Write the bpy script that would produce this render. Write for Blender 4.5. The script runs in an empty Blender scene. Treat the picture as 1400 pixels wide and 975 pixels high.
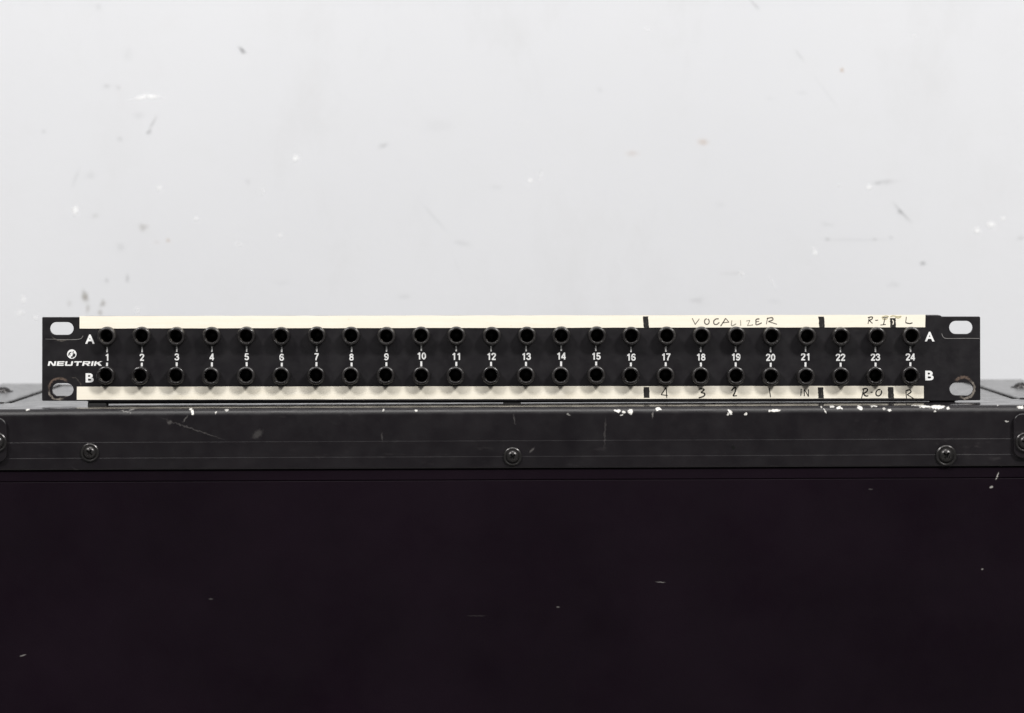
import bpy, bmesh, math, random
from mathutils import Vector, Matrix
random.seed(11)
R = math.radians
scene = bpy.context.scene
COL = scene.collection

# ------------------------------------------------------------------ camera, light, exposure
D = 1.8                      # camera to the face of the patch bay (m)
S = 0.3762e-3                # metres per photo pixel on that face
ZC = 233 * S                 # camera height above the case top
cam_d = bpy.data.cameras.new('camera')
cam = bpy.data.objects.new('camera', cam_d); COL.objects.link(cam)
cam.location = (0, -D, ZC); cam.rotation_euler = (R(90), 0, 0)
cam_d.sensor_width = 36; cam_d.lens = 36 * D / (1400 * S)
cam_d.shift_y = -167.5 / 1400
cam_d.clip_start = 0.05; cam_d.clip_end = 50
cam_d.dof.use_dof = True; cam_d.dof.focus_distance = D; cam_d.dof.aperture_fstop = 10
scene.camera = cam

world = bpy.data.worlds.new('World'); scene.world = world; world.use_nodes = True
bg = world.node_tree.nodes['Background']
bg.inputs['Color'].default_value = (0.93, 0.96, 1.0, 1); bg.inputs['Strength'].default_value = 0.08

def area(name, loc, target, power, size, color):
    l = bpy.data.lights.new(name, 'AREA'); l.energy = power; l.size = size; l.color = color; l.shape = 'DISK'
    o = bpy.data.objects.new(name, l); COL.objects.link(o); o.location = loc
    o.rotation_euler = (Vector(target) - Vector(loc)).to_track_quat('-Z', 'Y').to_euler()
area('key_lamp', (1.55, -1.95, 1.95), (0.05, 0, 0.1), 86, 0.55, (1.0, 0.985, 0.96))
area('second_lamp', (-0.95, -1.25, 1.32), (-0.1, 0, 0.1), 25, 0.38, (1.0, 0.985, 0.965))
area('added_overhead_light', (0.0, -0.75, 1.75), (0.0, 0.0, 0.0), 20, 1.1, (1.0, 0.985, 0.965))  # unseen overhead light, added to bring a highlight to the case's rounded edge

scene.view_settings.view_transform = 'Standard'; scene.view_settings.look = 'None'
scene.view_settings.exposure = 0; scene.view_settings.gamma = 1
scene.view_settings.use_curve_mapping = False
scene.render.engine = 'CYCLES'

# ------------------------------------------------------------------ helpers
CZ0 = 0.7 * S
ROLL = R(0.24)               # the case stands a touch higher on its right
def fx(px): return (px - 700) * S
def fz(py): return (553 - py) * S
def at(px, py, Y=0.0):
    k = (D + Y) / D
    return Vector(((px - 700) * S * k, Y, ZC - (py - 320) * S * k))
def cz(px, py, Y):           # the same, in the case's own (unrolled) frame
    p = at(px, py, Y); p.z -= p.x * math.tan(ROLL) + CZ0; return p

def nd(m, t, **kw):
    n = m.node_tree.nodes.new(t)
    for k, v in kw.items(): setattr(n, k, v)
    return n
def mat(name, col, rough=0.5, metal=0.0, spec=0.5):
    m = bpy.data.materials.new(name); m.use_nodes = True
    b = m.node_tree.nodes['Principled BSDF']
    b.inputs['Base Color'].default_value = (*col, 1); b.inputs['Roughness'].default_value = rough
    b.inputs['Metallic'].default_value = metal; b.inputs['Specular IOR Level'].default_value = spec
    return m
def bsdf(m): return m.node_tree.nodes['Principled BSDF']
def objco(m): return nd(m, 'ShaderNodeTexCoord').outputs['Object']
def noise(m, co, scale, detail=4, rough=0.55):
    n = nd(m, 'ShaderNodeTexNoise'); n.inputs['Scale'].default_value = scale
    n.inputs['Detail'].default_value = detail; n.inputs['Roughness'].default_value = rough
    m.node_tree.links.new(co, n.inputs['Vector']); return n.outputs['Fac']
def remap(m, v, a, b, c=0.0, d=1.0, smooth=False):
    n = nd(m, 'ShaderNodeMapRange')
    if smooth: n.interpolation_type = 'SMOOTHSTEP'
    for i, x in zip((1, 2, 3, 4), (a, b, c, d)): n.inputs[i].default_value = x
    m.node_tree.links.new(v, n.inputs[0]); return n.outputs[0]
def mth(m, op, a, b=None):
    n = nd(m, 'ShaderNodeMath', operation=op)
    for i, x in enumerate((a, b)):
        if x is None: continue
        if isinstance(x, (int, float)): n.inputs[i].default_value = x
        else: m.node_tree.links.new(x, n.inputs[i])
    return n.outputs[0]
def mixc(m, fac, a, b):
    n = nd(m, 'ShaderNodeMix', data_type='RGBA')
    for s, x in ((n.inputs[0], fac), (n.inputs[6], a), (n.inputs[7], b)):
        if isinstance(x, (int, float)): s.default_value = x
        elif isinstance(x, tuple): s.default_value = (*x, 1)
        else: m.node_tree.links.new(x, s)
    return n.outputs[2]
def bump(m, h, strength, dist=0.001):
    n = nd(m, 'ShaderNodeBump'); n.inputs['Strength'].default_value = strength; n.inputs['Distance'].default_value = dist
    m.node_tree.links.new(h, n.inputs['Height']); m.node_tree.links.new(n.outputs[0], bsdf(m).inputs['Normal'])
def warp(m, co, scale, amt):
    n = nd(m, 'ShaderNodeTexNoise'); n.inputs['Scale'].default_value = scale; n.inputs['Detail'].default_value = 3
    m.node_tree.links.new(co, n.inputs['Vector'])
    s = nd(m, 'ShaderNodeVectorMath', operation='SUBTRACT'); s.inputs[1].default_value = (0.5, 0.5, 0.5)
    m.node_tree.links.new(n.outputs['Color'], s.inputs[0])
    c = nd(m, 'ShaderNodeVectorMath', operation='SCALE'); c.inputs['Scale'].default_value = amt
    m.node_tree.links.new(s.outputs[0], c.inputs[0])
    a = nd(m, 'ShaderNodeVectorMath', operation='ADD')
    m.node_tree.links.new(co, a.inputs[0]); m.node_tree.links.new(c.outputs[0], a.inputs[1])
    return a.outputs[0]
def spot(m, co, x, z, rx, rz, ang=0.0, soft=0.5):
    """an elliptical mark lying in the object's own XZ plane"""
    mp = nd(m, 'ShaderNodeMapping', vector_type='TEXTURE')
    mp.inputs['Location'].default_value = (x, 0, z); mp.inputs['Rotation'].default_value = (0, R(ang), 0)
    mp.inputs['Scale'].default_value = (rx, 1e3, rz)
    m.node_tree.links.new(co, mp.inputs['Vector'])
    l = nd(m, 'ShaderNodeVectorMath', operation='LENGTH'); m.node_tree.links.new(mp.outputs[0], l.inputs[0])
    return remap(m, l.outputs['Value'], 1 - soft, 1 + soft, 1, 0, True)
def addmax(m, lst):
    a = lst[0]
    for b in lst[1:]: a = mth(m, 'MAXIMUM', a, b)
    return a

def link(name, me, m, parent=None):
    o = bpy.data.objects.new(name, me); COL.objects.link(o)
    if m and not me.materials: me.materials.append(m)
    o.parent = parent; return o
def fin(name, bm, m, parent=None, smooth=None):
    bmesh.ops.recalc_face_normals(bm, faces=bm.faces)
    me = bpy.data.meshes.new(name); bm.to_mesh(me); bm.free()
    if smooth is not None:
        for p in me.polygons: p.use_smooth = True
        me.set_sharp_from_angle(angle=R(smooth))
    return link(name, me, m, parent)
def box(bm, a, b, bev=0.0, seg=2):
    g = bmesh.ops.create_cube(bm, size=1)
    c = [(p + q) / 2 for p, q in zip(a, b)]; d = [q - p for p, q in zip(a, b)]
    for v in g['verts']: v.co = Vector((c[i] + v.co[i] * d[i] for i in range(3)))
    if bev:
        es = list({e for v in g['verts'] for e in v.link_edges})
        bmesh.ops.bevel(bm, geom=es, offset=bev, segments=seg, affect='EDGES', profile=0.5)
def lathe_y(bm, prof, n=40, c=(0, 0, 0)):
    """prof: (radius, y) pairs turned about the Y axis"""
    rings = []
    for r, y in prof:
        if r < 1e-7: rings.append([bm.verts.new((c[0], c[1] + y, c[2]))])
        else: rings.append([bm.verts.new((c[0] + r * math.cos(2 * math.pi * i / n), c[1] + y, c[2] + r * math.sin(2 * math.pi * i / n))) for i in range(n)])
    for a, b in zip(rings, rings[1:]):
        for i in range(n):
            j = (i + 1) % n
            if len(a) == 1: bm.faces.new((a[0], b[i], b[j]))
            elif len(b) == 1: bm.faces.new((a[i], a[j], b[0]))
            else: bm.faces.new((a[i], a[j], b[j], b[i]))
def sweep_x(bm, prof, x0, x1, n=1):
    rows = [[bm.verts.new((x0 + (x1 - x0) * k / n, y, z)) for y, z in prof] for k in range(n + 1)]
    L = len(prof)
    for a, b in zip(rows, rows[1:]):
        for i in range(L): bm.faces.new((a[i], a[(i + 1) % L], b[(i + 1) % L], b[i]))
    bm.faces.new(rows[0]); bm.faces.new(rows[-1][::-1])
def ev_mesh(o):
    dg = bpy.context.evaluated_depsgraph_get(); dg.update()
    me = bpy.data.meshes.new_from_object(o.evaluated_get(dg)); return me
def rrect(x0, z0, x1, z1, r, n=6):
    pts = []
    for cx, c_z, a0 in ((x1 - r, z1 - r, 0), (x0 + r, z1 - r, 90), (x0 + r, z0 + r, 180), (x1 - r, z0 + r, 270)):
        for i in range(n + 1):
            a = R(a0 + 90 * i / n); pts.append((cx + r * math.cos(a), c_z + r * math.sin(a)))
    return pts
def sheet(name, loops, y0, thick, bev, m, parent):
    """a flat plate in XZ with holes (loops[0] the outline); front face at y0, its edges eased by bev"""
    cu = bpy.data.curves.new(name, 'CURVE'); cu.dimensions = '2D'; cu.fill_mode = 'BOTH'
    for L in loops:
        sp = cu.splines.new('POLY'); sp.points.add(len(L) - 1); sp.use_cyclic_u = True
        for p, q in zip(sp.points, L): p.co = (q[0], q[1], 0, 1)
    cu.extrude = thick / 2 - bev; cu.bevel_depth = bev; cu.bevel_resolution = 1; cu.offset = -bev
    t = bpy.data.objects.new('tmp', cu); COL.objects.link(t); me = ev_mesh(t)
    bpy.data.objects.remove(t); bpy.data.curves.remove(cu)
    for v in me.vertices: x, y, z = v.co; v.co = (x, y0 + thick / 2 - z, y)
    me.name = name; me.materials.clear()
    return link(name, me, m, parent)
def text(name, body, cx, czz, h, w, y, m, parent, bold=0.0, shear=0.0):
    """printed characters, fitted to height h (and width w if given), centred on (cx, czz)"""
    cu = bpy.data.curves.new(name, 'FONT'); cu.body = body; cu.size = 1; cu.offset = bold; cu.shear = shear; cu.fill_mode = 'FRONT'
    t = bpy.data.objects.new('tmp', cu); COL.objects.link(t); me = ev_mesh(t)
    bpy.data.objects.remove(t); bpy.data.curves.remove(cu)
    xs = [v.co.x for v in me.vertices]; ys = [v.co.y for v in me.vertices]
    k = h / (max(ys) - min(ys)); kx = (w / (max(xs) - min(xs))) if w else k * 0.97
    mx, my = (max(xs) + min(xs)) / 2, (max(ys) + min(ys)) / 2
    for v in me.vertices: v.co = (cx + (v.co.x - mx) * kx, y, czz + (v.co.y - my) * k)
    me.name = name; me.materials.clear()
    return link(name, me, m, parent)
def ribbon(bm, pts, w, y, closed=False, taper=True, even=False):
    """a pen stroke lying in XZ"""
    P = [Vector((p[0], p[1])) for p in pts]
    if len(P) > 2:                                   # round the corners a little
        Q = []
        for i in range(len(P) - 1):
            for k in range(5):
                t = k / 5; p0 = P[max(i - 1, 0)]; p1 = P[i]; p2 = P[i + 1]; p3 = P[min(i + 2, len(P) - 1)]
                Q.append(0.5 * ((2 * p1) + (p2 - p0) * t + (2 * p0 - 5 * p1 + 4 * p2 - p3) * t * t + (3 * p1 - p0 - 3 * p2 + p3) * t ** 3))
        Q.append(P[-1]); P = Q
    L = []
    for i, p in enumerate(P):
        d = P[min(i + 1, len(P) - 1)] - P[max(i - 1, 0)]
        n = Vector((-d.y, d.x)).normalized() if d.length else Vector((0, 1))
        ww = w / 2 if even else w * (0.85 + 0.3 * random.random()) * (0.7 if taper and i in (0, len(P) - 1) else 1) / 2
        L.append((bm.verts.new((p.x + n.x * ww, y, p.y + n.y * ww)), bm.verts.new((p.x - n.x * ww, y, p.y - n.y * ww))))
    for a, b in zip(L, L[1:]): bm.faces.new((a[0], a[1], b[1], b[0]))
def thing(name, label, cat, M=Matrix.Identity(4), base=(0, 0, 0)):
    o = bpy.data.objects.new(name, None); COL.objects.link(o); o.empty_display_size = 0.05
    o.matrix_world = M @ Matrix.Translation(base); o['label'] = label; o['category'] = cat; return o

# ------------------------------------------------------------------ materials
# wall: painted board with scuffs, chips and rub marks
WY = 0.36
WALL = mat('wall_paint', (0.70, 0.715, 0.73), 0.55, 0, 0.3)
def build_wall_material(m):
    co = objco(m); wc = warp(m, co, 120, 0.006); k = (D + WY) / D * S
    base = mixc(m, remap(m, noise(m, co, 3.2, 5, 0.6), 0.35, 0.7), (0.634, 0.641, 0.664), (0.612, 0.619, 0.643))
    fine = remap(m, noise(m, wc, 34, 5, 0.7), 0.52, 0.78, 0, 0.10)
    base = mixc(m, fine, base, (0.55, 0.55, 0.54))
    sm = nd(m, 'ShaderNodeMapping'); sm.inputs['Scale'].default_value = (1, 1, .45); sm.inputs['Rotation'].default_value = (0, R(35), 0); m.node_tree.links.new(wc, sm.inputs['Vector'])
    smear = mth(m, 'MULTIPLY', remap(m, noise(m, sm.outputs[0], 16, 6, 0.7), 0.50, 0.72), remap(m, noise(m, co, 3.5, 2, 0.5), 0.42, 0.65))
    base = mixc(m, mth(m, 'MULTIPLY', smear, 0.16), base, (0.40, 0.395, 0.38))
    m.node_tree.links.new(base, bsdf(m).inputs['Base Color'])
    bump(m, noise(m, co, 260, 4, 0.6), 0.12, 0.0006)
build_wall_material(WALL)
WALL_MARKS = {
 (0.10, 0.10, 0.10): [(331,69,6,2.6,48,.75),(203,181,4,2.6,-30,.5),(209,169,11,1.4,-62,.35),(103,245,12,2,-70,.16),(60,180,3,2.5,0,.32),(146,118,4,2.5,0,.28),(162,120,3,3,0,.22),
    (174,381,2.6,5,0,.3),(146,384,3,3,0,.3),(165,338,6,4,20,.16),(164,190,3,3,0,.24),(524,199,7,3,-15,.22),(339,249,4,3,70,.18),(595,299,26,1.2,48,.16),(631,333,12,3,12,.15),
    (625,365,20,1,70,.07),(553,406,9,3,0,.12),(135,10,4,5,0,.12),(175,75,6,8,0,.08),(124,240,6,5,0,.14),(680,256,7,3,0,.1),(600,172,18,8,0,.05),(190,158,8,4,0,.09),
    (1032,7,9,1.5,48,.4),(1093,76,11,1.3,52,.28),(1130,127,26,0.9,53,.14),(820,123,4,3,0,.12),(1095,127,7,2.5,0,.1),(1210,249,16,3,-4,.2),(1200,251,3,2.4,0,.2),
    (1234,292,15,1.6,48,.4),(1230,290,4,2.6,0,.3),(1261,360,4.5,3,0,.45),(1130,307,9,2.4,8,.14),(1165,328,48,1.4,0,.14),(1131,327,3,2.4,0,.25),(1196,327,2.5,2,0,.22),(1218,325,3,2,0,.22),
    (952,411,9,4,0,.16),(1222,389,8,4,0,.12),(1052,135,6,2,0,.08),(985,280,7,4,0,.07),(1395,326,5,3,0,.15),(1058,412,8,3,0,.07),(385,387,10,3,0,.07)],
 (0.16, 0.12, 0.05): [(116,405,4,7,-10,.62),(120,422,2.4,5,0,.5),(141,415,4,5,20,.5),(137,427,3,4,0,.4),(196,311,6,5,0,.3),(130,295,4,3,0,.2),(1000,374,16,1,0,.2),(95,415,3,4,0,.2)],
 (0.60, 0.34, 0.14): [(1151,96,3,2.6,0,.5),(961,194,8,4,0,.28),(230,329,3,2.6,0,.35),(863,210,9,3,-5,.16),(215,331,3,2,0,.15)],
 (0.97, 0.975, 0.98): [(192,134,11,2.0,-14,1),(208,132,11,2.2,5,1),(404,216,4,3.6,0,1),(218,257,2.6,4,15,.9),(103,287,4,5,0,1),(268,299,2.4,2.4,0,.8),(383,322,2.4,2.4,0,.8),(32,410,3,5,0,.7),(28,428,4,3,0,.7),
    (49,435,3,2.4,0,.7),(326,334,4,1.6,20,.6),(188,425,3,4,0,.5),(725,247,3.4,3.4,0,.8),(1188,256,3,3,0,.9),(1114,345,2.4,5,-12,.9),(1355,307,5.5,3.6,0,1),(1336,315,4,3.4,0,1),(1372,299,2.4,3,0,.9),
    (1015,374,2.4,2.4,0,.8),(1056,385,7,1,62,.5),(1148,254,2,2,0,.4),(884,40,4,2,0,.3),(1250,50,3,3,0,.3),(360,262,2,5,0,.3),(740,240,2,6,20,.3)]}

def mark_material(name, colr):
    m = mat(name, colr, 0.6, 0, 0.3); co = objco(m)
    at_ = nd(m, 'ShaderNodeAttribute', attribute_name='fade')
    n = remap(m, noise(m, co, 300, 3, 0.6), 0.30, 0.62, 0.5, 1.0)
    m.node_tree.links.new(mth(m, 'MULTIPLY', at_.outputs['Fac'], n), bsdf(m).inputs['Alpha']); return m
def wall_mark(name, px, py, rx, rz, ang, s, m, parent, yy, fade):
    """a film of dirt or paint, thinning towards an uneven rim"""
    k = (D + WY) / D * S; p = at(px, py, WY); n = 16; R_ = (0, .35, .7, 1.05, 1.45); F = (1, 1, .75, .3, 0)
    jit = [random.uniform(.72, 1.25) for _ in range(n)]; ca, sa = math.cos(R(ang)), math.sin(R(ang))
    V, FA, AL = [], [], []
    for q, f in zip(R_, F):
        for i in range(n):
            t = 2 * math.pi * i / n; jj = 1 + (jit[i] - 1) * q; x, z = q * jj * rx * k * math.cos(t), q * jj * rz * k * math.sin(t)
            V.append((p.x + x * ca + z * sa, yy, p.z - x * sa + z * ca)); AL.append(f * s * fade * .92)
    for a in range(4):
        for i in range(n):
            j = (i + 1) % n; A, B = a * n, (a + 1) * n
            FA.append((A + i, A + j, B + j, B + i) if a else (A, B + j, B + i))
    me = bpy.data.meshes.new(name); me.from_pydata(V, [], FA)
    me.attributes.new('fade', 'FLOAT', 'POINT').data.foreach_set('value', AL)
    link(name, me, m, parent)

# satin black coating of the steel front, rubbed bare round the lower fixing slots
PLATE = mat('black_coating', (0.017, 0.016, 0.018), 0.42, 0, 0.4)
def build_plate_material(m):
    co = objco(m); wc = warp(m, co, 700, 0.0019)
    base = mixc(m, remap(m, noise(m, co, 60, 5, 0.65), 0.4, 0.75), (0.0058, 0.0048, 0.0062), (0.0105, 0.0092, 0.0110))
    sp = nd(m, 'ShaderNodeMapping'); sp.inputs['Scale'].default_value = (60, 1, 900); sp.inputs['Rotation'].default_value = (0, R(8), 0)
    m.node_tree.links.new(co, sp.inputs['Vector'])
    base = mixc(m, remap(m, noise(m, sp.outputs[0], 1.6, 2, 0.5), 0.70, 0.78, 0, 0.12), base, (0.12, 0.115, 0.11))
    def ring(px, py, r, w, arcs):
        x, z = fx(px), fz(py)
        mp = nd(m, 'ShaderNodeMapping', vector_type='TEXTURE'); mp.inputs['Location'].default_value = (x, 0, z); mp.inputs['Scale'].default_value = (r * S, 1e3, r * S)
        m.node_tree.links.new(wc, mp.inputs['Vector'])
        l = nd(m, 'ShaderNodeVectorMath', operation='LENGTH'); m.node_tree.links.new(mp.outputs[0], l.inputs[0])
        d = mth(m, 'ABSOLUTE', mth(m, 'SUBTRACT', l.outputs['Value'], 1.0))
        rg = remap(m, d, w * 0.5, w * 1.3, 1, 0, True)
        return mth(m, 'MULTIPLY', rg, addmax(m, [spot(m, wc, fx(a), fz(b), c * S, e * S, 0, 0.4) for a, b, c, e in arcs]))
    patchy = remap(m, noise(m, wc, 900, 3, 0.7), 0.36, 0.5)
    brown = addmax(m, [ring(81, 532, 14.5, 0.12, [(80,518,11,6),(72,526,6,9)]), ring(1317, 530, 14, 0.15, [(1316,517,11,5)])])
    grey = addmax(m, [ring(80, 533, 13.5, 0.10, [(76,546,10,6),(71,540,6,6),(96,540,6,7)]), ring(1319, 531.5, 13.2, 0.12, [(1331,531,6,12),(1324,543,10,6)]),
                      mth(m, 'MULTIPLY', ring(97, 530, 14, 0.05, [(106,520,10,9)]), 0.25), mth(m, 'MULTIPLY', ring(84, 449, 17, 0.04, [(80,464,14,5)]), 0.4)])
    base = mixc(m, mth(m, 'MULTIPLY', brown, mth(m, 'MULTIPLY', patchy, 0.85)), base, (0.125, 0.088, 0.068))
    base = mixc(m, mth(m, 'MULTIPLY', grey, mth(m, 'MULTIPLY', patchy, 0.9)), base, (0.21, 0.185, 0.16))
    m.node_tree.links.new(base, bsdf(m).inputs['Base Color'])
    m.node_tree.links.new(remap(m, noise(m, co, 140, 4, 0.6), 0.3, 0.7, 0.36, 0.52), bsdf(m).inputs['Roughness'])
    bump(m, noise(m, co, 2600, 2, 0.5), 0.10, 0.0002)
build_plate_material(PLATE)

JACK = mat('socket_plastic', (0.024, 0.0215, 0.022), 0.36, 0, 0.5)
def jack_mat(m):
    rnd = nd(m, 'ShaderNodeObjectInfo').outputs['Random']; co = objco(m)
    av = nd(m, 'ShaderNodeVectorMath', operation='ADD'); m.node_tree.links.new(co, av.inputs[0]); m.node_tree.links.new(rnd, av.inputs[1])
    n = noise(m, av.outputs[0], 520, 4, 0.65)
    c = mixc(m, rnd, (0.011, 0.0098, 0.0102), (0.019, 0.017, 0.017))
    c = mixc(m, remap(m, n, 0.58, 0.74, 0, 0.5), c, (0.085, 0.08, 0.075))
    m.node_tree.links.new(c, bsdf(m).inputs['Base Color'])
    m.node_tree.links.new(mth(m, 'ADD', mth(m, 'MULTIPLY', rnd, 0.12), remap(m, n, 0.3, 0.7, 0.15, 0.30)), bsdf(m).inputs['Roughness'])
    bump(m, noise(m, av.outputs[0], 1300, 3), 0.18, 0.0003)
jack_mat(JACK)
BORE = mat('socket_bore', (0.03, 0.028, 0.027), 0.38, 0, 0.5)
CONTACT = mat('contact_metal', (0.34, 0.31, 0.27), 0.4, 1.0)
CHASSIS = mat('chassis_black', (0.012, 0.012, 0.013), 0.5, 0.2)
RUBBER = mat('rubber', (0.012, 0.012, 0.012), 0.7)
INK_W = mat('white_print', (0.80, 0.80, 0.80), 0.5)
INK_W.node_tree.links.new(mixc(INK_W, remap(INK_W, noise(INK_W, objco(INK_W), 1300, 3, 0.65), 0.52, 0.72, 0, 0.55), (0.80, 0.80, 0.795), (0.30, 0.295, 0.29)), bsdf(INK_W).inputs['Base Color'])
INK_B = mat('black_print', (0.012, 0.012, 0.014), 0.5)
PEN = mat('black_marker', (0.010, 0.009, 0.008), 0.5, 0, 0.25)
PENCIL = mat('thin_grey_pen', (0.10, 0.09, 0.075), 0.6)
PENLITE = mat('faint_grey_pen', (0.30, 0.28, 0.23), 0.6)
SMUDGE = mat('olive_smudge', (0.46, 0.42, 0.26), 0.6)
BAREM = mat('rubbed_line', (0.30, 0.29, 0.28), 0.35, 0.4)
BAR = mat('marker_bar_ink', (0.02, 0.019, 0.018), 0.5)
def bar_mat(m):
    co = objco(m)
    sp = nd(m, 'ShaderNodeMapping'); sp.inputs['Scale'].default_value = (1.0, 1, 0.35); m.node_tree.links.new(co, sp.inputs['Vector'])
    f = remap(m, noise(m, sp.outputs[0], 2200, 3, 0.6), 0.58, 0.74, 0, 0.4)
    m.node_tree.links.new(mixc(m, f, (0.009, 0.008, 0.008), (0.22, 0.20, 0.16)), bsdf(m).inputs['Base Color'])
bar_mat(BAR)
TAPE = mat('cream_tape', (0.86, 0.81, 0.70), 0.55, 0, 0.35)
def tape_mat(m):
    co = objco(m)
    sp = nd(m, 'ShaderNodeMapping'); sp.inputs['Scale'].default_value = (0.15, 1, 3.0); m.node_tree.links.new(co, sp.inputs['Vector'])
    base = mixc(m, remap(m, noise(m, sp.outputs[0], 220, 4, 0.6), 0.35, 0.7), (0.84, 0.79, 0.685), (0.82, 0.76, 0.635))
    base = mixc(m, remap(m, noise(m, co, 55, 5, 0.7), 0.60, 0.78, 0, 0.22), base, (0.66, 0.57, 0.40))
    base = mixc(m, remap(m, noise(m, co, 900, 2, 0.5), 0.70, 0.76, 0, 0.3), base, (0.50, 0.42, 0.30))
    m.node_tree.links.new(base, bsdf(m).inputs['Base Color'])
    bump(m, noise(m, co, 420, 3, 0.6), 0.10, 0.0004)
tape_mat(TAPE)

YF = -0.034                   # front face of the case
KF = (D + YF) / D * S
TRIM = mat('case_trim_paint', (0.02, 0.019, 0.021), 0.38, 0, 0.42)
def trim_mat(m):
    co = objco(m); wc = warp(m, co, 700, 0.0022)
    base = mixc(m, remap(m, noise(m, co, 26, 5, 0.65), 0.35, 0.75), (0.0050, 0.0038, 0.0052), (0.0100, 0.0082, 0.0100))
    st = nd(m, 'ShaderNodeMapping'); st.inputs['Scale'].default_value = (0.35, 1, 1); st.inputs['Rotation'].default_value = (0, R(24), 0); m.node_tree.links.new(co, st.inputs['Vector'])
    base = mixc(m, remap(m, noise(m, st.outputs[0], 130, 4, 0.7), 0.64, 0.80, 0, 0.16), base, (0.13, 0.12, 0.12))
    chips = [(844,562,4.5,1.6,8,1),(853,564,3,1.6,0,1),(862,563,3.4,3,-30,1),(850,567,1.6,1,0,.8),(900,559.5,4,1.5,-6,1),(998,563,1.8,4,-35,1),(995,566,1.4,1.6,0,.9),(1019,566,2,2,0,1),(1060,561.5,6.5,1.6,-3,1),(1053,562,3,1.4,0,.9),
      (1128,562,1.2,3,-35,.9),(1124,557,1.4,1,0,.8),(1138,556,3,.9,0,.8),(1148,558,4.5,1.6,0,1),(1176,558,3.6,1.9,10,1),(1174,555,1.6,1,0,.8),(1195,555.5,4.6,1.1,0,.9),(1216,561,3.4,1.2,5,.95),(1209,559,2,.8,0,.6),(1264,556,9,1.4,5,1),(1282,556.6,10,2.2,-2,1),(1252,554.5,5,1,0,.9),(1297,558.6,2.2,1.8,0,1),
      (1278,563,1.8,1.2,0,.8),(1246,568.5,2.2,.9,10,.5),(1365,553.5,1.4,1.4,0,.9),(1396,557,4,1.5,0,1),(1340,560,5,.8,0,.5),(1320,560,3,.9,0,.45),(260,559.5,2,1.4,10,.95),(263,564,1.8,2.8,-10,1),(258,557,3,.8,0,.6),(295,564,1.3,1.3,0,.8),(310,561,2.4,1,20,.6),(316,562,1.2,1,0,.5),
      (524,561,1.2,1.2,0,.75),(569,562,1.3,1.3,0,.95),(37,560,2.8,1.4,-15,.95),(54,561,1,1,0,.5),(172,563,8,.7,15,.18),(180,560,5,.7,-20,.22),(168,572,1.0,5,35,.14),(167,577,3,1.4,-30,.14),(777,566.5,2.8,1.2,12,.25),(765,558,3,.7,0,.3),(1376,576,3,.9,8,.6),(1245,569,2,.8,0,.4),
      (700,557,3,.7,0,.5),(660,559,6,.6,0,.25),(594,559,8,.7,-4,.22),(390,558,3,.5,0,.3),(68,579,2,.9,0,.35),(952,565,2,.8,0,.25),(1100,566,2,.8,0,.25)]
    chips = [c for c in chips if c[5] >= .55 or c[0] in (777, 172, 180)]
    masks = [mth(m, 'MULTIPLY', spot(m, wc, (p := cz(px, py, YF)).x, p.z, rx * KF, rz * KF * 1.1, a, 0.22), s) for px, py, rx, rz, a, s in chips]
    rub = [(265,587,36,.8,19,.09),(352,594,7,4,-35,.07),(522,598,1,5,0,.07),(703,573,.9,6,-10,.10),(827,592,1.0,18,2,.06),(892,567,.9,4,5,.3),(645,650,10,1,15,.1),(727,615,4,1.2,-50,.14),(1135,647,5,3,0,.07),
           (120,650,18,.7,28,.18),(232,577,3,2.5,0,.12),(253,573,1,5,40,.18)]
    base = mixc(m, addmax(m, [mth(m, 'MULTIPLY', spot(m, wc, (p := cz(px, py, YF)).x, p.z, rx * KF, rz * KF, a, 0.6), s) for px, py, rx, rz, a, s in rub]), base, (0.42, 0.40, 0.38))
    p = cz(1002, 612, YF); base = mixc(m, spot(m, wc, p.x, p.z, 3 * KF, 2.6 * KF, 0, 0.3), base, (0.003, 0.003, 0.003))
    sx = nd(m, 'ShaderNodeSeparateXYZ'); m.node_tree.links.new(co, sx.inputs[0])
    chip = mth(m, 'MULTIPLY', addmax(m, masks), remap(m, sx.outputs[1], YF + .0036, YF + .0046, 1, 0))
    base = mixc(m, chip, base, mixc(m, remap(m, noise(m, co, 1500, 3, 0.6), 0.35, 0.65), (0.78, 0.77, 0.74), (0.45, 0.43, 0.40)))
    m.node_tree.links.new(base, bsdf(m).inputs['Base Color'])
    rr = mth(m, 'ADD', remap(m, noise(m, co, 90, 4, 0.6), 0.3, 0.7, 0.12, 0.25), remap(m, sx.outputs[2], -.0006, -.0001, 0.16, 0.0))
    m.node_tree.links.new(rr, bsdf(m).inputs['Roughness'])
    bump(m, noise(m, co, 500, 4, 0.6), 0.02, 0.0004)
trim_mat(TRIM)
BOARD = mat('case_board', (0.0095, 0.0068, 0.0095), 0.6, 0, 0.08)
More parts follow.
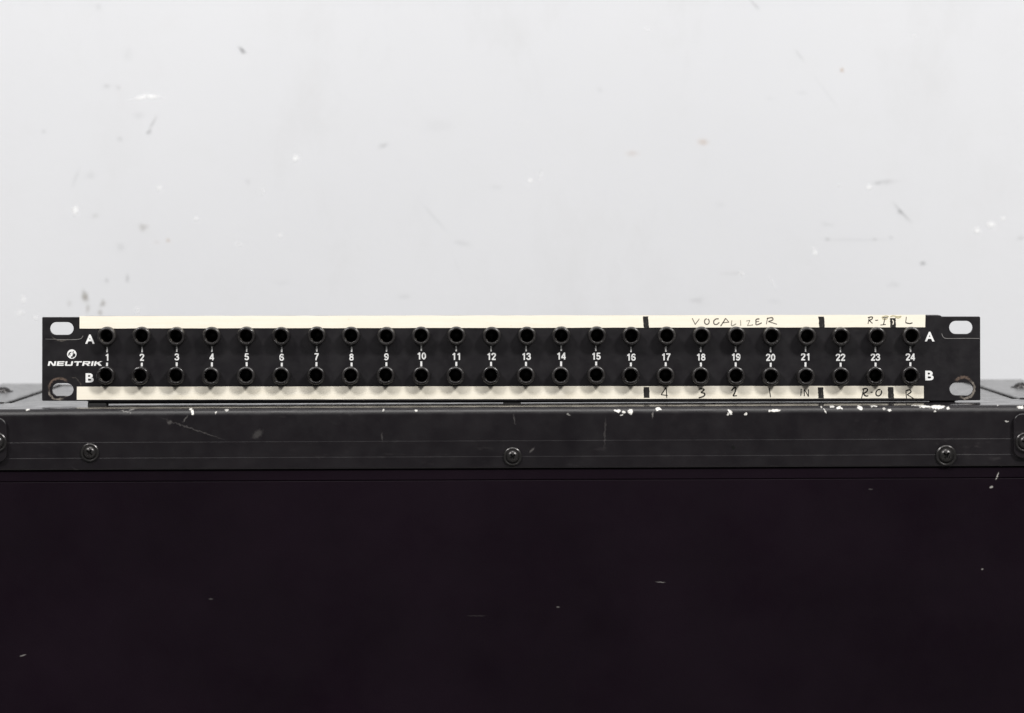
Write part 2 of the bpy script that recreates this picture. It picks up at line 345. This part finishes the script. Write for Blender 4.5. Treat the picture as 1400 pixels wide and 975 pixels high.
def board_mat(m):
    co = objco(m); wc = warp(m, co, 700, 0.001)
    base = mixc(m, remap(m, noise(m, co, 9, 5, 0.6), 0.35, 0.75), (0.0036, 0.0013, 0.0036), (0.0068, 0.0030, 0.0066))
    marks = [(30,896,4,1,-15,.25),(902,796,6,.6,4,.22),(1342,778,1.5,1.2,0,.3),(1355,666,2.2,1.6,-20,.5),(1363,651,.9,5,20,.6),(287,819,3,1,0,.07),(762,830,2,1,0,.15),(1190,669,3,1,0,.06),(650,842,12,.7,0,.03)]
    base = mixc(m, addmax(m, [mth(m, 'MULTIPLY', spot(m, wc, (p := cz(px, py, YF + .0013)).x, p.z, rx * KF, rz * KF, a, 0.4), s) for px, py, rx, rz, a, s in marks]), base, (0.55, 0.53, 0.50))
    m.node_tree.links.new(base, bsdf(m).inputs['Base Color'])
    m.node_tree.links.new(remap(m, noise(m, co, 14, 5, 0.7), 0.3, 0.7, 0.45, 0.75), bsdf(m).inputs['Roughness'])
    bump(m, noise(m, co, 1100, 3, 0.7), 0.16, 0.0005)
board_mat(BOARD)
VINYL = mat('case_top_lacquer', (0.03, 0.029, 0.03), 0.2, 0, 0.5)
def vinyl_mat(m):
    co = objco(m)
    m.node_tree.links.new(mixc(m, remap(m, noise(m, co, 90, 5, 0.7), 0.4, 0.75), (0.014, 0.0135, 0.014), (0.05, 0.048, 0.046)), bsdf(m).inputs['Base Color'])
    m.node_tree.links.new(remap(m, noise(m, co, 160, 4, 0.7), 0.3, 0.7, 0.12, 0.30), bsdf(m).inputs['Roughness'])
    bump(m, noise(m, co, 1400, 3, 0.6), 0.03, 0.0003)
vinyl_mat(VINYL)
STEEL = mat('black_screw', (0.035, 0.033, 0.033), 0.28, 0.6)
bump(STEEL, noise(STEEL, objco(STEEL), 900, 3), 0.15, 0.0004)
FLOOR = mat('concrete', (0.20, 0.195, 0.19), 0.8)
FLOOR.node_tree.links.new(mixc(FLOOR, noise(FLOOR, objco(FLOOR), 6, 6, 0.65), (0.15, 0.147, 0.143), (0.25, 0.245, 0.24)), bsdf(FLOOR).inputs['Base Color'])

# ------------------------------------------------------------------ setting
ZB = -0.46
bm = bmesh.new(); box(bm, (-2.2, WY, ZB), (2.2, WY + 0.03, 1.6)); w = fin('wall', bm, WALL); w['kind'] = 'structure'
for gi, (colr, L) in enumerate(WALL_MARKS.items()):
    mm = mark_material(('dark_scuff', 'brown_stain', 'orange_stain', 'white_paint_speck')[gi], colr)
    for q, a in enumerate(L): wall_mark(('scuff', 'stain', 'stain', 'paint_speck')[gi], *a, mm, w, WY - .00005 - .00001 * (q % 4) - .00005 * gi, (.62, .62, .75, 1.0)[gi])
bm = bmesh.new(); box(bm, (-2.2, -2.6, ZB - 0.03), (2.2, WY - 0.002, ZB)); f = fin('floor', bm, FLOOR); f['kind'] = 'structure'

# ------------------------------------------------------------------ the black case
M = Matrix.Translation((0, 0, CZ0)) @ Matrix.Rotation(-ROLL, 4, 'Y')
CB = Vector((0, 0.11, ZB))
case = thing('equipment_case', 'large scuffed black equipment case with screwed edge trim, under the patch bay', 'case', M, CB)
def cpart(o): o.location = Vector(o.location) - CB; return o
HW, YB = 0.300, 0.258
def fzc(py): return ZC - (py - 320) * KF - CZ0
z1, z2, z3, z4 = fzc(603), fzc(624.5), fzc(640), fzc(657)
r = 0.0040
prof = [(0.030, 0.0)]
for i in range(17):
    a = R(90 + 90 * i / 16); prof.append((YF + r + r * math.cos(a), -r + r * math.sin(a)))
prof += [(YF, z1 + .00025), (YF - .00008, z1), (YF - .00007, z2 + .00025), (YF - .00015, z2),
         (YF - .00018, z3 + .0007), (YF + .0001, z3), (YF + .006, z3 - .0001), (0.012, z3 - .0001), (0.012, -0.0035), (0.030, -0.0035)]
bm = bmesh.new(); sweep_x(bm, prof, -HW + .001, HW - .001, 1); cpart(fin('front_edge_trim', bm, TRIM, case, 8))
bm = bmesh.new(); box(bm, (-HW + .0015, YF + .0011, z4 + .0003), (HW - .0015, YF + .016, z3 - .0003), .0004, 2); cpart(fin('lower_rail', bm, BOARD, case))
bm = bmesh.new(); box(bm, (-HW + .002, YF + .0013, ZB + .004), (HW - .002, YF + .018, z4 + .0001), .0004, 2); cpart(fin('front_panel', bm, BOARD, case))
SX = 0.2655
bm = bmesh.new(); box(bm, (-SX + .0016, .0302, -.012), (SX - .0016, YB, -.0006), .0004, 1)
cpart(fin('top_panel', bm, VINYL, case))
for sgn in (-1, 1):
    a, b = sorted((sgn * SX, sgn * HW))
    bm = bmesh.new(); box(bm, (a, .0304, -.03), (b, YB, .0007), .0006, 2); cpart(fin('side_edge_trim', bm, VINYL, case))
    a, b = sorted((sgn * (HW - .014), sgn * (HW - .002)))
    bm = bmesh.new(); box(bm, (a, YF + .0182, ZB + .004), (b, YB - .001, -.0302)); cpart(fin('side_panel', bm, BOARD, case))
bm = bmesh.new(); box(bm, (-HW + .0145, YB - .014, ZB + .004), (HW - .0145, YB - .0015, -.0305)); cpart(fin('back_panel', bm, BOARD, case))
bm = bmesh.new(); rb = .006
pr = [(YB + .0002, -.03)] + [(YB + .0002 + rb * 0 + rb * math.sin(R(90 * (1 - i / 6))) , -rb + rb * math.cos(R(90 * (1 - i / 6)))) for i in range(7)] + [(YB + .0002, 0.0)]
pr = [(YB + .0002, -.03), (YB + .0002 + rb, -.03)] + [(YB + .0002 + rb * math.cos(R(90 * i / 6)), -rb + rb * math.sin(R(90 * i / 6))) for i in range(7)]
sweep_x(bm, pr, -HW + .001, HW - .001); cpart(fin('back_edge_trim', bm, VINYL, case, 30))

# corner brackets on the front
screw_me = None
def make_screw_mesh():
    bm = bmesh.new()
    rf, rd = .0047, .0033
    prof = [(0, .004), (rf * .9, .004), (rf, 0.0), (rf, -.0005), (rf * .97, -.0009), (rf * .88, -.00115), (rf * .78, -.0010), (rd * 1.02, -.0009)]
    for i in range(1, 8):
        a = R(90 * i / 7); prof.append((rd * math.cos(a) if i < 7 else 0, -.0009 - .0019 * math.sin(a)))
    lathe_y(bm, prof, 40)
    bmesh.ops.recalc_face_normals(bm, faces=bm.faces)
    me = bpy.data.meshes.new('screw'); bm.to_mesh(me); bm.free()
    o = bpy.data.objects.new('tmp', me); COL.objects.link(o)
    bm = bmesh.new(); wv, ln = .00056, .0023
    pts = [(wv, wv), (wv, ln), (-wv, ln), (-wv, wv), (-ln, wv), (-ln, -wv), (-wv, -wv), (-wv, -ln), (wv, -ln), (wv, -wv), (ln, -wv), (ln, wv)]
    f0 = [bm.verts.new((x, -.004, z)) for x, z in pts]; f1 = [bm.verts.new((x * .55, -.0010, z * .55)) for x, z in pts]
    bm.faces.new(f0); bm.faces.new(f1[::-1])
    for i in range(12): bm.faces.new((f0[i], f0[(i + 1) % 12], f1[(i + 1) % 12], f1[i]))
    bmesh.ops.recalc_face_normals(bm, faces=bm.faces)
    mc = bpy.data.meshes.new('c'); bm.to_mesh(mc); bm.free()
    c = bpy.data.objects.new('tmpc', mc); COL.objects.link(c)
    md = o.modifiers.new('b', 'BOOLEAN'); md.object = c; md.operation = 'DIFFERENCE'; md.solver = 'EXACT'
    res = ev_mesh(o); bpy.data.objects.remove(o); bpy.data.objects.remove(c)
    for p in res.polygons: p.use_smooth = True
    res.set_sharp_from_angle(angle=R(32)); res.name = 'screw'; res.materials.clear(); res.materials.append(STEEL)
    return res
screw_me = make_screw_mesh()
def screw(x, y, z, parent, rot, sc=1.0, up=False, loc_in_case=True):
    o = link('screw', screw_me, None, parent)
    o.location = (x, y, z); o.scale = (sc, sc, sc)
    o.rotation_euler = (R(-90), 0, R(rot)) if up else (0, R(rot), 0)
    if loc_in_case: cpart(o)
    return o
for px, py, rot, sc in ((122.7, 618.5, 38, 1.0), (700.5, 624, 52, 1.0), (1293, 622.5, 40, 1.12)):
    p = cz(px, py, YF); screw(p.x, YF - .0002, p.z, case, rot, sc)
for sgn in (-1, 1):
    xi = sgn * abs(cz(1384.5, 600, YF).x) if sgn > 0 else cz(10, 600, YF).x
    a, b = sorted((xi, sgn * (HW + .002)))
    L = rrect(a, fzc(629), b, fzc(568), .0045)
    br = cpart(sheet('corner_bracket', [L], YF - .0024, .0021, .0005, TRIM, case))
    p = cz(1400 if sgn > 0 else -3, 604, YF)
    screw(p.x, YF - .0026, p.z, br, 20 * sgn, 1.05, loc_in_case=False)
    screw(sgn * .2840, .152, -.0002, case, 15, 1.3, up=True)

# ------------------------------------------------------------------ the patch bay
bay = thing('patch_bay', 'black rack patch bay with two rows of numbered sockets and cream tape strips', 'patch bay')
A_Y, B_Y = 459.4, 513.4
jx = lambda i: 146.3 + (1244.6 - 146.3) * i / 23
jack_pos = []
for i in range(24):
    for row, py in (('a', A_Y), ('b', B_Y)):
        jack_pos.append((fx(jx(i) + (0.4 if row == 'a' else -0.4) + random.uniform(-.7, .7)), fz(py + random.uniform(-.6, .6) - (0.6 if 9 < i < 15 else 0))))
def stad(x0, y0, x1, y1, n=10):
    X0, X1, Z0, Z1 = fx(x0), fx(x1), fz(y1), fz(y0); rr = (Z1 - Z0) / 2; zc = (Z0 + Z1) / 2; P = []
    for i in range(n + 1): a = R(-90 + 180 * i / n); P.append((X1 - rr + rr * math.cos(a), zc + rr * math.sin(a)))
    for i in range(n + 1): a = R(90 + 180 * i / n); P.append((X0 + rr + rr * math.cos(a), zc + rr * math.sin(a)))
    return P
def rough_loop(P, amp):
    return [(x + random.uniform(-amp, amp), z + random.uniform(-amp, amp)) for x, z in P]
out = [(57.6,434.4),(58.6,433.6),(109.2,433.6),(110.2,433.4),(111,432.8),(1285.4,431.2),(1286.6,431.9),(1287.6,432.8),(1338.8,432.8),(1340.2,434.0),
       (1340.4,546.4),(1339.4,547.4),(1310,547.6),(1309,548.0),(121,549.0),(119.6,548.8),(118.6,548.2),(58.6,548.2),(57.4,547.0)]
loops = [[(fx(x), fz(y)) for x, y in out], stad(68.2,440.5,100.6,457.8), rough_loop(stad(71.0,524.2,100.4,541.4,14), .00009), stad(1297.8,438.8,1329.9,456.6), rough_loop(stad(1298.4,523.0,1330.4,540.6,14), .00009)]
for x, z in jack_pos:
    loops.append([(x + .0044 * math.cos(2 * math.pi * k / 24), z + .0044 * math.sin(2 * math.pi * k / 24)) for k in range(24)])
plate = sheet('face_plate', loops, 0.0, .002, .00022, PLATE, bay)
# folded flanges top and bottom, rear housing, feet
bm = bmesh.new(); box(bm, (fx(112), .0021, fz(436.5)), (fx(1286), .0100, fz(431.8)), .0007, 2)
for v in bm.verts:
    if v.co.z > fz(434): v.co.z += .8 * S * v.co.x / fx(1286)
fin('top_flange', bm, PLATE, bay)
top_at = lambda x: x * math.tan(ROLL) + CZ0
bm = bmesh.new(); box(bm, (fx(119.5), .0021, -.001), (fx(1308), .0125, fz(545)), .0005, 2)
for v in bm.verts:
    if v.co.z < fz(547):
        t = (v.co.x - fx(119)) / (fx(1308) - fx(119)); v.co.z += .001 + top_at(v.co.x) + .00080 * (1 - t) + .00036 * t
fin('bottom_flange', bm, PLATE, bay)
bm = bmesh.new(); box(bm, (fx(118), .0152, fz(508)), (fx(1282), .062, fz(437)), .001, 1); fin('rear_housing', bm, CHASSIS, bay)
for x0, x1 in ((119.5, 145), (688, 712), (1274, 1306)):
    bm = bmesh.new(); box(bm, (fx(x0), .0010, -.001), (fx(x1), .0121, .0008), .0003, 1)
    for v in bm.verts: v.co.z = top_at(v.co.x) + (.00001 if v.co.z < 0 else .0014)
    fin('foot', bm, RUBBER, bay)

# sockets: a short bushing with an open bore and a spring contact inside
def jack_mesh():
    bm = bmesh.new(); P = .0062
    prof = [(.0043, .0019), (.0043, .0003), (.00478, -.0001), (.00478, -.0008), (.00470, -P + .0009)]
    for i in range(1, 5):
        a = R(80 * i / 4); prof.append((.00415 + .00050 * math.cos(a), -P + .0009 - .0006 * math.sin(a)))
    prof += [(.00365, -P + .00004), (.00350, -P + .00008), (.00338, -P + .0003), (.00332, -P + .0009)]
    lathe_y(bm, prof, 44)
    me = bpy.data.meshes.new('socket'); bmesh.ops.recalc_face_normals(bm, faces=bm.faces); bm.to_mesh(me); bm.free()
    for p in me.polygons: p.use_smooth = True
    me.materials.append(JACK)
    bm = bmesh.new(); lathe_y(bm, [(.00332, -P + .0009), (.00322, -P + .0015), (.00322, .0100), (0, .0100)], 40)
    mb = bpy.data.meshes.new('bore'); bm.to_mesh(mb); bm.free()
    for p in mb.polygons: p.use_smooth = True; p.flip()
    mb.materials.append(BORE)
    bm = bmesh.new(); box(bm, (-.00322, -.0040, -.0013), (-.00296, .006, .0002), .00012, 1)
    mc = bpy.data.meshes.new('contact'); bm.to_mesh(mc); bm.free(); mc.materials.append(CONTACT)
    return me, mb, mc
jm, jb, jc = jack_mesh()
for x, z in jack_pos:
    o = link('socket', jm, None, bay); o.location = (x, 0, z); o.rotation_euler = (R(random.uniform(-2, 2)), 0, R(random.uniform(-2, 2)))
    link('bore', jb, None, o)
    c = link('contact', jc, None, o); c.rotation_euler = (0, R(random.uniform(-34, -18)), 0)

# printing on the plate
YP = -.00006
SIX = [(.53,.76),(.46,.88),(.32,.91),(.17,.82),(.10,.55),(.11,.28),(.19,.12),(.32,.09),(.46,.14),(.53,.30),(.48,.48),(.34,.55),(.20,.49),(.12,.36)]
def oval(cx, cy, rx, ry): return [(cx + rx * math.cos(2 * math.pi * k / 14), cy + ry * math.sin(2 * math.pi * k / 14)) for k in range(15)]
GLYPH = {'0': [oval(.31,.5,.21,.41)], '1': [[(.40,0),(.40,1)],[(.40,.90),(.16,.72)]],
 '2': [[(.09,.68),(.13,.86),(.31,.91),(.50,.84),(.52,.66),(.38,.45),(.14,.13)],[(.06,.085),(.58,.085)]],
 '3': [[(.09,.72),(.15,.87),(.31,.91),(.48,.84),(.48,.65),(.36,.545),(.25,.53)],[(.25,.53),(.41,.51),(.52,.38),(.51,.2),(.38,.10),(.22,.10),(.11,.18),(.08,.29)]],
 '4': [[(.44,0),(.44,1)],[(.42,.93),(.08,.31)],[(.0,.28),(.61,.28)]],
 '5': [[(.55,.91),(.14,.91)],[(.17,.95),(.12,.48)],[(.12,.50),(.28,.57),(.45,.52),(.52,.34),(.47,.16),(.31,.09),(.16,.14),(.08,.27)]],
 '6': [SIX], '7': [[(.04,.91),(.59,.91)],[(.52,.88),(.36,.55),(.26,.25),(.23,0)]],
 '8': [oval(.31,.735,.18,.17), oval(.31,.30,.21,.21)], '9': [[(.62 - a, 1 - b) for a, b in SIX]]}
def number(n, cx, czz, h, parent):
    bm = bmesh.new(); wd = (.66 * len(n) - .04) * h; x0 = cx - wd / 2; q = 0
    for i, ch in enumerate(n):
        for st in GLYPH[ch]:
            ribbon(bm, [(cx + (x0 + (.66 * i + a) * h - cx) * 1.06, czz + (b - .5) * h) for a, b in st], .192 * h, YP - .000004 * q, even=True); q += 1
    fin('printed_number', bm, INK_W, parent)
for i in range(24):
    x = fx(jx(i)); nz = fz(488.2 + random.uniform(-.5, .5) - (1.0 if 8 < i < 15 else 0))
    n = str(i + 1)
    number(n, x, nz, 9.6 * S, plate)
    for y0, y1, wd in ((474, 481.2, 2.0), (495.6, 502.5, 2.6)):
        bm = bmesh.new(); xx = x + random.uniform(-.25, .25) * S; q = wd * S / 2; dz = (nz - fz(488.2))
        bm.faces.new([bm.verts.new(v) for v in ((xx - q, YP, fz(y1) + dz), (xx + q, YP, fz(y1) + dz), (xx + q, YP, fz(y0) + dz), (xx - q, YP, fz(y0) + dz))])
        fin('tick_mark', bm, INK_W, plate)
for ch, px, py, w_, h_ in (('A', 123, 463.7, 12.8, 12.6), ('B', 122.6, 516.7, 11, 12.6), ('A', 1271, 460.3, 13.2, 13.2), ('B', 1270.7, 513.5, 11.4, 13.2)):
    text('printed_letter', ch, fx(px), fz(py), h_ * S, w_ * S, YP, INK_W, plate, .03)
V0 = [(0,0),(.40,0),(.40,1),(0,1)]
def rc(a, b, c, d): return [(a,b),(c,b),(c,d),(a,d)]
NAME = [(1.65, [V0, rc(1.25,0,1.65,1), [(.10,1),(.55,1),(1.55,0),(1.10,0)]]), (1.5, [V0, rc(.2,0,1.5,.24), rc(.2,.385,1.42,.61), rc(.2,.76,1.5,1)]),
        (1.65, [rc(0,.12,.40,1), rc(1.25,.12,1.65,1), [(.0,.13),(.18,0),(1.47,0),(1.65,.13),(1.5,.27),(.15,.27)]]), (1.6, [rc(0,.75,1.6,1), rc(.60,0,1.0,.9)]),
        (1.65, [V0, rc(.2,.77,1.45,1), [(1.2,.45),(1.5,.36),(1.62,.5),(1.62,.86),(1.42,1),(1.2,.95)], rc(.2,.36,1.5,.57), [(.75,.4),(1.2,.4),(1.65,0),(1.15,0)]]), (.40, [V0]),
        (1.7, [V0, [(.3,.36),(.3,.64),(1.1,1),(1.62,1)], [(.55,.48),(.98,.66),(1.72,0),(1.15,0)]])]
bm = bmesh.new(); cur = 0; q = 0; hh = 6.2 * S
for wd, quads in NAME:
    for L in quads:
        bm.faces.new([bm.verts.new((fx(65.2) + ((cur + a) * 1.03 + b * .22) * hh, YP - .000004 * (q % 6), fz(500.2) + b * hh)) for a, b in L]); q += 1
    cur += wd + .24
fin('maker_name', bm, INK_W, plate)
bm = bmesh.new()
c = bm.verts.new((fx(98.2), YP, fz(484.2))); ring = [bm.verts.new((fx(98.2) + 6.4 * S * math.cos(R(12 * k)), YP, fz(484.2) + 6.4 * S * math.sin(R(12 * k)))) for k in range(30)]
for k in range(30): bm.faces.new((c, ring[k], ring[(k + 1) % 30]))
emb = fin('maker_emblem', bm, INK_W, plate)
bm = bmesh.new(); ez = lambda L: [(fx(50 + a / 6.96), fz(420 + b / 6.96)) for a, b in L]
for L, wd in (([(306,462),(310,442),(320,432),(332,432)], 1.5), ([(328,476),(342,474),(350,462),(347,450)], 2.3), ([(347,448),(360,446),(364,458),(354,472)], 1.7), ([(318,446),(322,456)], 1.2), ([(352,420),(346,432),(349,440)], 1.3)):
    ribbon(bm, ez(L), wd * S, YP - .00006)
fin('emblem_stroke', bm, INK_B, plate)
# rubbed outlines left by rack rails
bm = bmesh.new(); ribbon(bm, [(fx(a), fz(b)) for a, b in ((78,464.2),(90,464.5),(104,464.2),(110,463.2),(112.6,461),(113.4,459))], .7 * S, YP)
ribbon(bm, [(fx(a), fz(b)) for a, b in ((62,463.6),(70,463.8),(78,464))], .35 * S, YP); fin('rubbed_line', bm, BAREM, plate)
bm = bmesh.new(); ribbon(bm, [(fx(a), fz(b)) for a, b in ((1287.6,456),(1289,460),(1293,462.6),(1306,462.8),(1320,462.6),(1339.4,462.8))], .7 * S, YP); fin('rubbed_line', bm, BAREM, plate)

# tape strips and the writing on them
def tape(pts, n=60):
    """pts: left-top, right-top, right-bottom, left-bottom in photo pixels"""
    bm = bmesh.new(); (x0, a0), (x1, a1), (x2, b1), (x3, b0) = pts; rows = []
    for k in range(n + 1):
        t = k / n; j = lambda: random.uniform(-.16, .16)
        xt, xb = x0 + (x1 - x0) * t, x3 + (x2 - x3) * t
        zt, zb = fz(a0 + (a1 - a0) * t + j()), fz(b0 + (b1 - b0) * t + j())
        rows.append([bm.verts.new(v) for v in ((fx(xt), -.00022, zt), (fx(xb), -.00022, zb), (fx(xb), -.00002, zb), (fx(xt), -.00002, zt))])
    for a, b in zip(rows, rows[1:]):
        for i in range(4): bm.faces.new((a[i], a[(i + 1) % 4], b[(i + 1) % 4], b[i]))
    bm.faces.new(rows[0]); bm.faces.new(rows[-1][::-1])
    return fin('label_tape', bm, TAPE, bay)
t_top = tape(((108.8, 432.2), (1265.2, 430.4), (1264.8, 447.4), (108.9, 449.2)))
t_bot = tape(((105.2, 528.8), (1262.8, 527.6), (1263, 544.6), (105, 546.6)))
t_top['label'] = 'upper cream tape strip with handwriting'; t_bot['label'] = 'lower cream tape strip with handwriting'
YW = -.00029
def bar(x0, x1, y0, y1, parent, skew=0.6, gap=False):
    bm = bmesh.new(); n = 8; L = []
    for k in range(n + 1):
        t = k / n; py = y0 + (y1 - y0) * t; s = skew * (t - .5); j = lambda: random.uniform(-.35, .35)
        L.append([bm.verts.new((fx(x0 + s + j()), YW, fz(py))), bm.verts.new((fx(x1 + s + j()), YW, fz(py)))])
    for a, b in zip(L, L[1:]): bm.faces.new((a[0], a[1], b[1], b[0]))
    o = fin('marker_bar', bm, BAR, parent)
    if gap:
        bm = bmesh.new(); ribbon(bm, [(fx(1220), fz(437.4)), (fx(1221.4), fz(440)), (fx(1220.6), fz(444))], 1.3 * S, YW - .00004); fin('bare_streak', bm, TAPE, o)
    return o
bar(879.4, 886.8, 432.6, 447.9, t_top, 1.2); bar(1119.4, 1127, 432.9, 447.6, t_top, 1.2); bar(1217, 1224.6, 435, 447.4, t_top, .4, True)
bar(880, 888, 529.2, 543.9, t_bot, .4); bar(1118.4, 1125.8, 529.6, 544.4, t_bot, .8); bar(1214, 1221.8, 529.2, 544.3, t_bot, .8)
def ell(cx, cy, rx, ry, a=0, n=14, gap=0.06):
    P = []
    for k in range(n + 1):
        t = 2 * math.pi * (k / n * (1 - gap)) - 1.2; x, y = rx * math.cos(t), ry * math.sin(t)
        P.append((cx + x * math.cos(a) - y * math.sin(a), cy + x * math.sin(a) + y * math.cos(a)))
    return P
def write(name, strokes, ox, oy, k, wd, m, parent):
    bm = bmesh.new()
    for L in strokes: ribbon(bm, [(fx(ox + a / k), fz(oy + b / k)) for a, b in L], wd * S, YW)
    fin(name, bm, m, parent)
HW_ = 'handwritten_letter'; HD = 'handwritten_digit'
for st, m_ in (([[(517,118),(548,184)],[(548,184),(592,124)]], PENCIL), ([ell(672,153,25,30)], PENCIL), ([[(798,124),(768,126),(745,150),(752,180),(780,182),(805,160)]], PENCIL),
               ([[(818,202),(846,160),(872,118)],[(872,118),(908,162)],[(835,168),(908,158)]], PENCIL), ([[(938,140),(936,196),(985,176)]], PENLITE), ([[(1030,138),(1033,197)]], PENLITE),
               ([[(1090,147),(1130,140)],[(1130,140),(1104,196)],[(1104,196),(1160,190)],[(1152,182),(1162,190)]], PENLITE), ([[(1232,124),(1198,130),(1194,160),(1200,188),(1256,166)],[(1196,156),(1228,150)]], PENCIL),
               ([[(1318,115),(1304,182)],[(1310,120),(1366,112),(1372,136),(1326,152)],[(1326,152),(1418,182)]], PENCIL)):
    write(HW_, st, 880, 420, 7.78, 1.5, m_, t_top)
for st, m_ in (([[(766,106),(752,178)],[(750,110),(794,104),(796,124),(764,142)],[(764,142),(800,172)]], PEN), ([[(828,140),(858,138)]], PEN), ([[(934,112),(916,188)],[(884,190),(942,184)],[(905,114),(962,108)]], PEN), ([[(1160,102),(1152,164)],[(1152,164),(1190,174),(1226,166)]], PEN)):
    write(HW_, st, 1090, 420, 7.78, 1.45, m_, t_top)
write('pen_smudge', [[(898,108),(940,94),(975,100)],[(990,102),(1020,92),(1060,100),(1108,98)],[(905,124),(935,130),(960,118)],[(1040,108),(1075,116),(1100,104)]], 1090, 420, 7.78, 1.4, SMUDGE, t_top)
for st in ([[(300,218),(250,292)],[(250,292),(316,300)],[(302,224),(306,324)]], [[(626,240),(660,232),(684,244),(652,268),(688,280),(678,308),(628,324)]], [[(958,252),(980,226),(1003,224),(995,262),(974,306)],[(974,306),(1014,302)]], [[(1338,224),(1352,318)]]):
    write(HD, st, 870, 500, 7.37, 1.8, PEN, t_bot)
for st in ([[(236,212),(232,276)]], [[(264,278),(264,212)],[(264,212),(302,282)],[(302,282),(302,214)]], [[(806,214),(786,296)],[(792,214),(832,208),(836,232),(802,254)],[(802,254),(822,276),(848,274)]], [[(868,242),(886,242)]],
           [ell(943,246,24,31,.55)], [[(1190,226),(1196,296)],[(1188,230),(1224,220),(1236,240),(1202,264)],[(1202,264),(1262,300)]]):
    write(HW_, st, 1060, 500, 6.67, 1.75, PEN, t_bot)
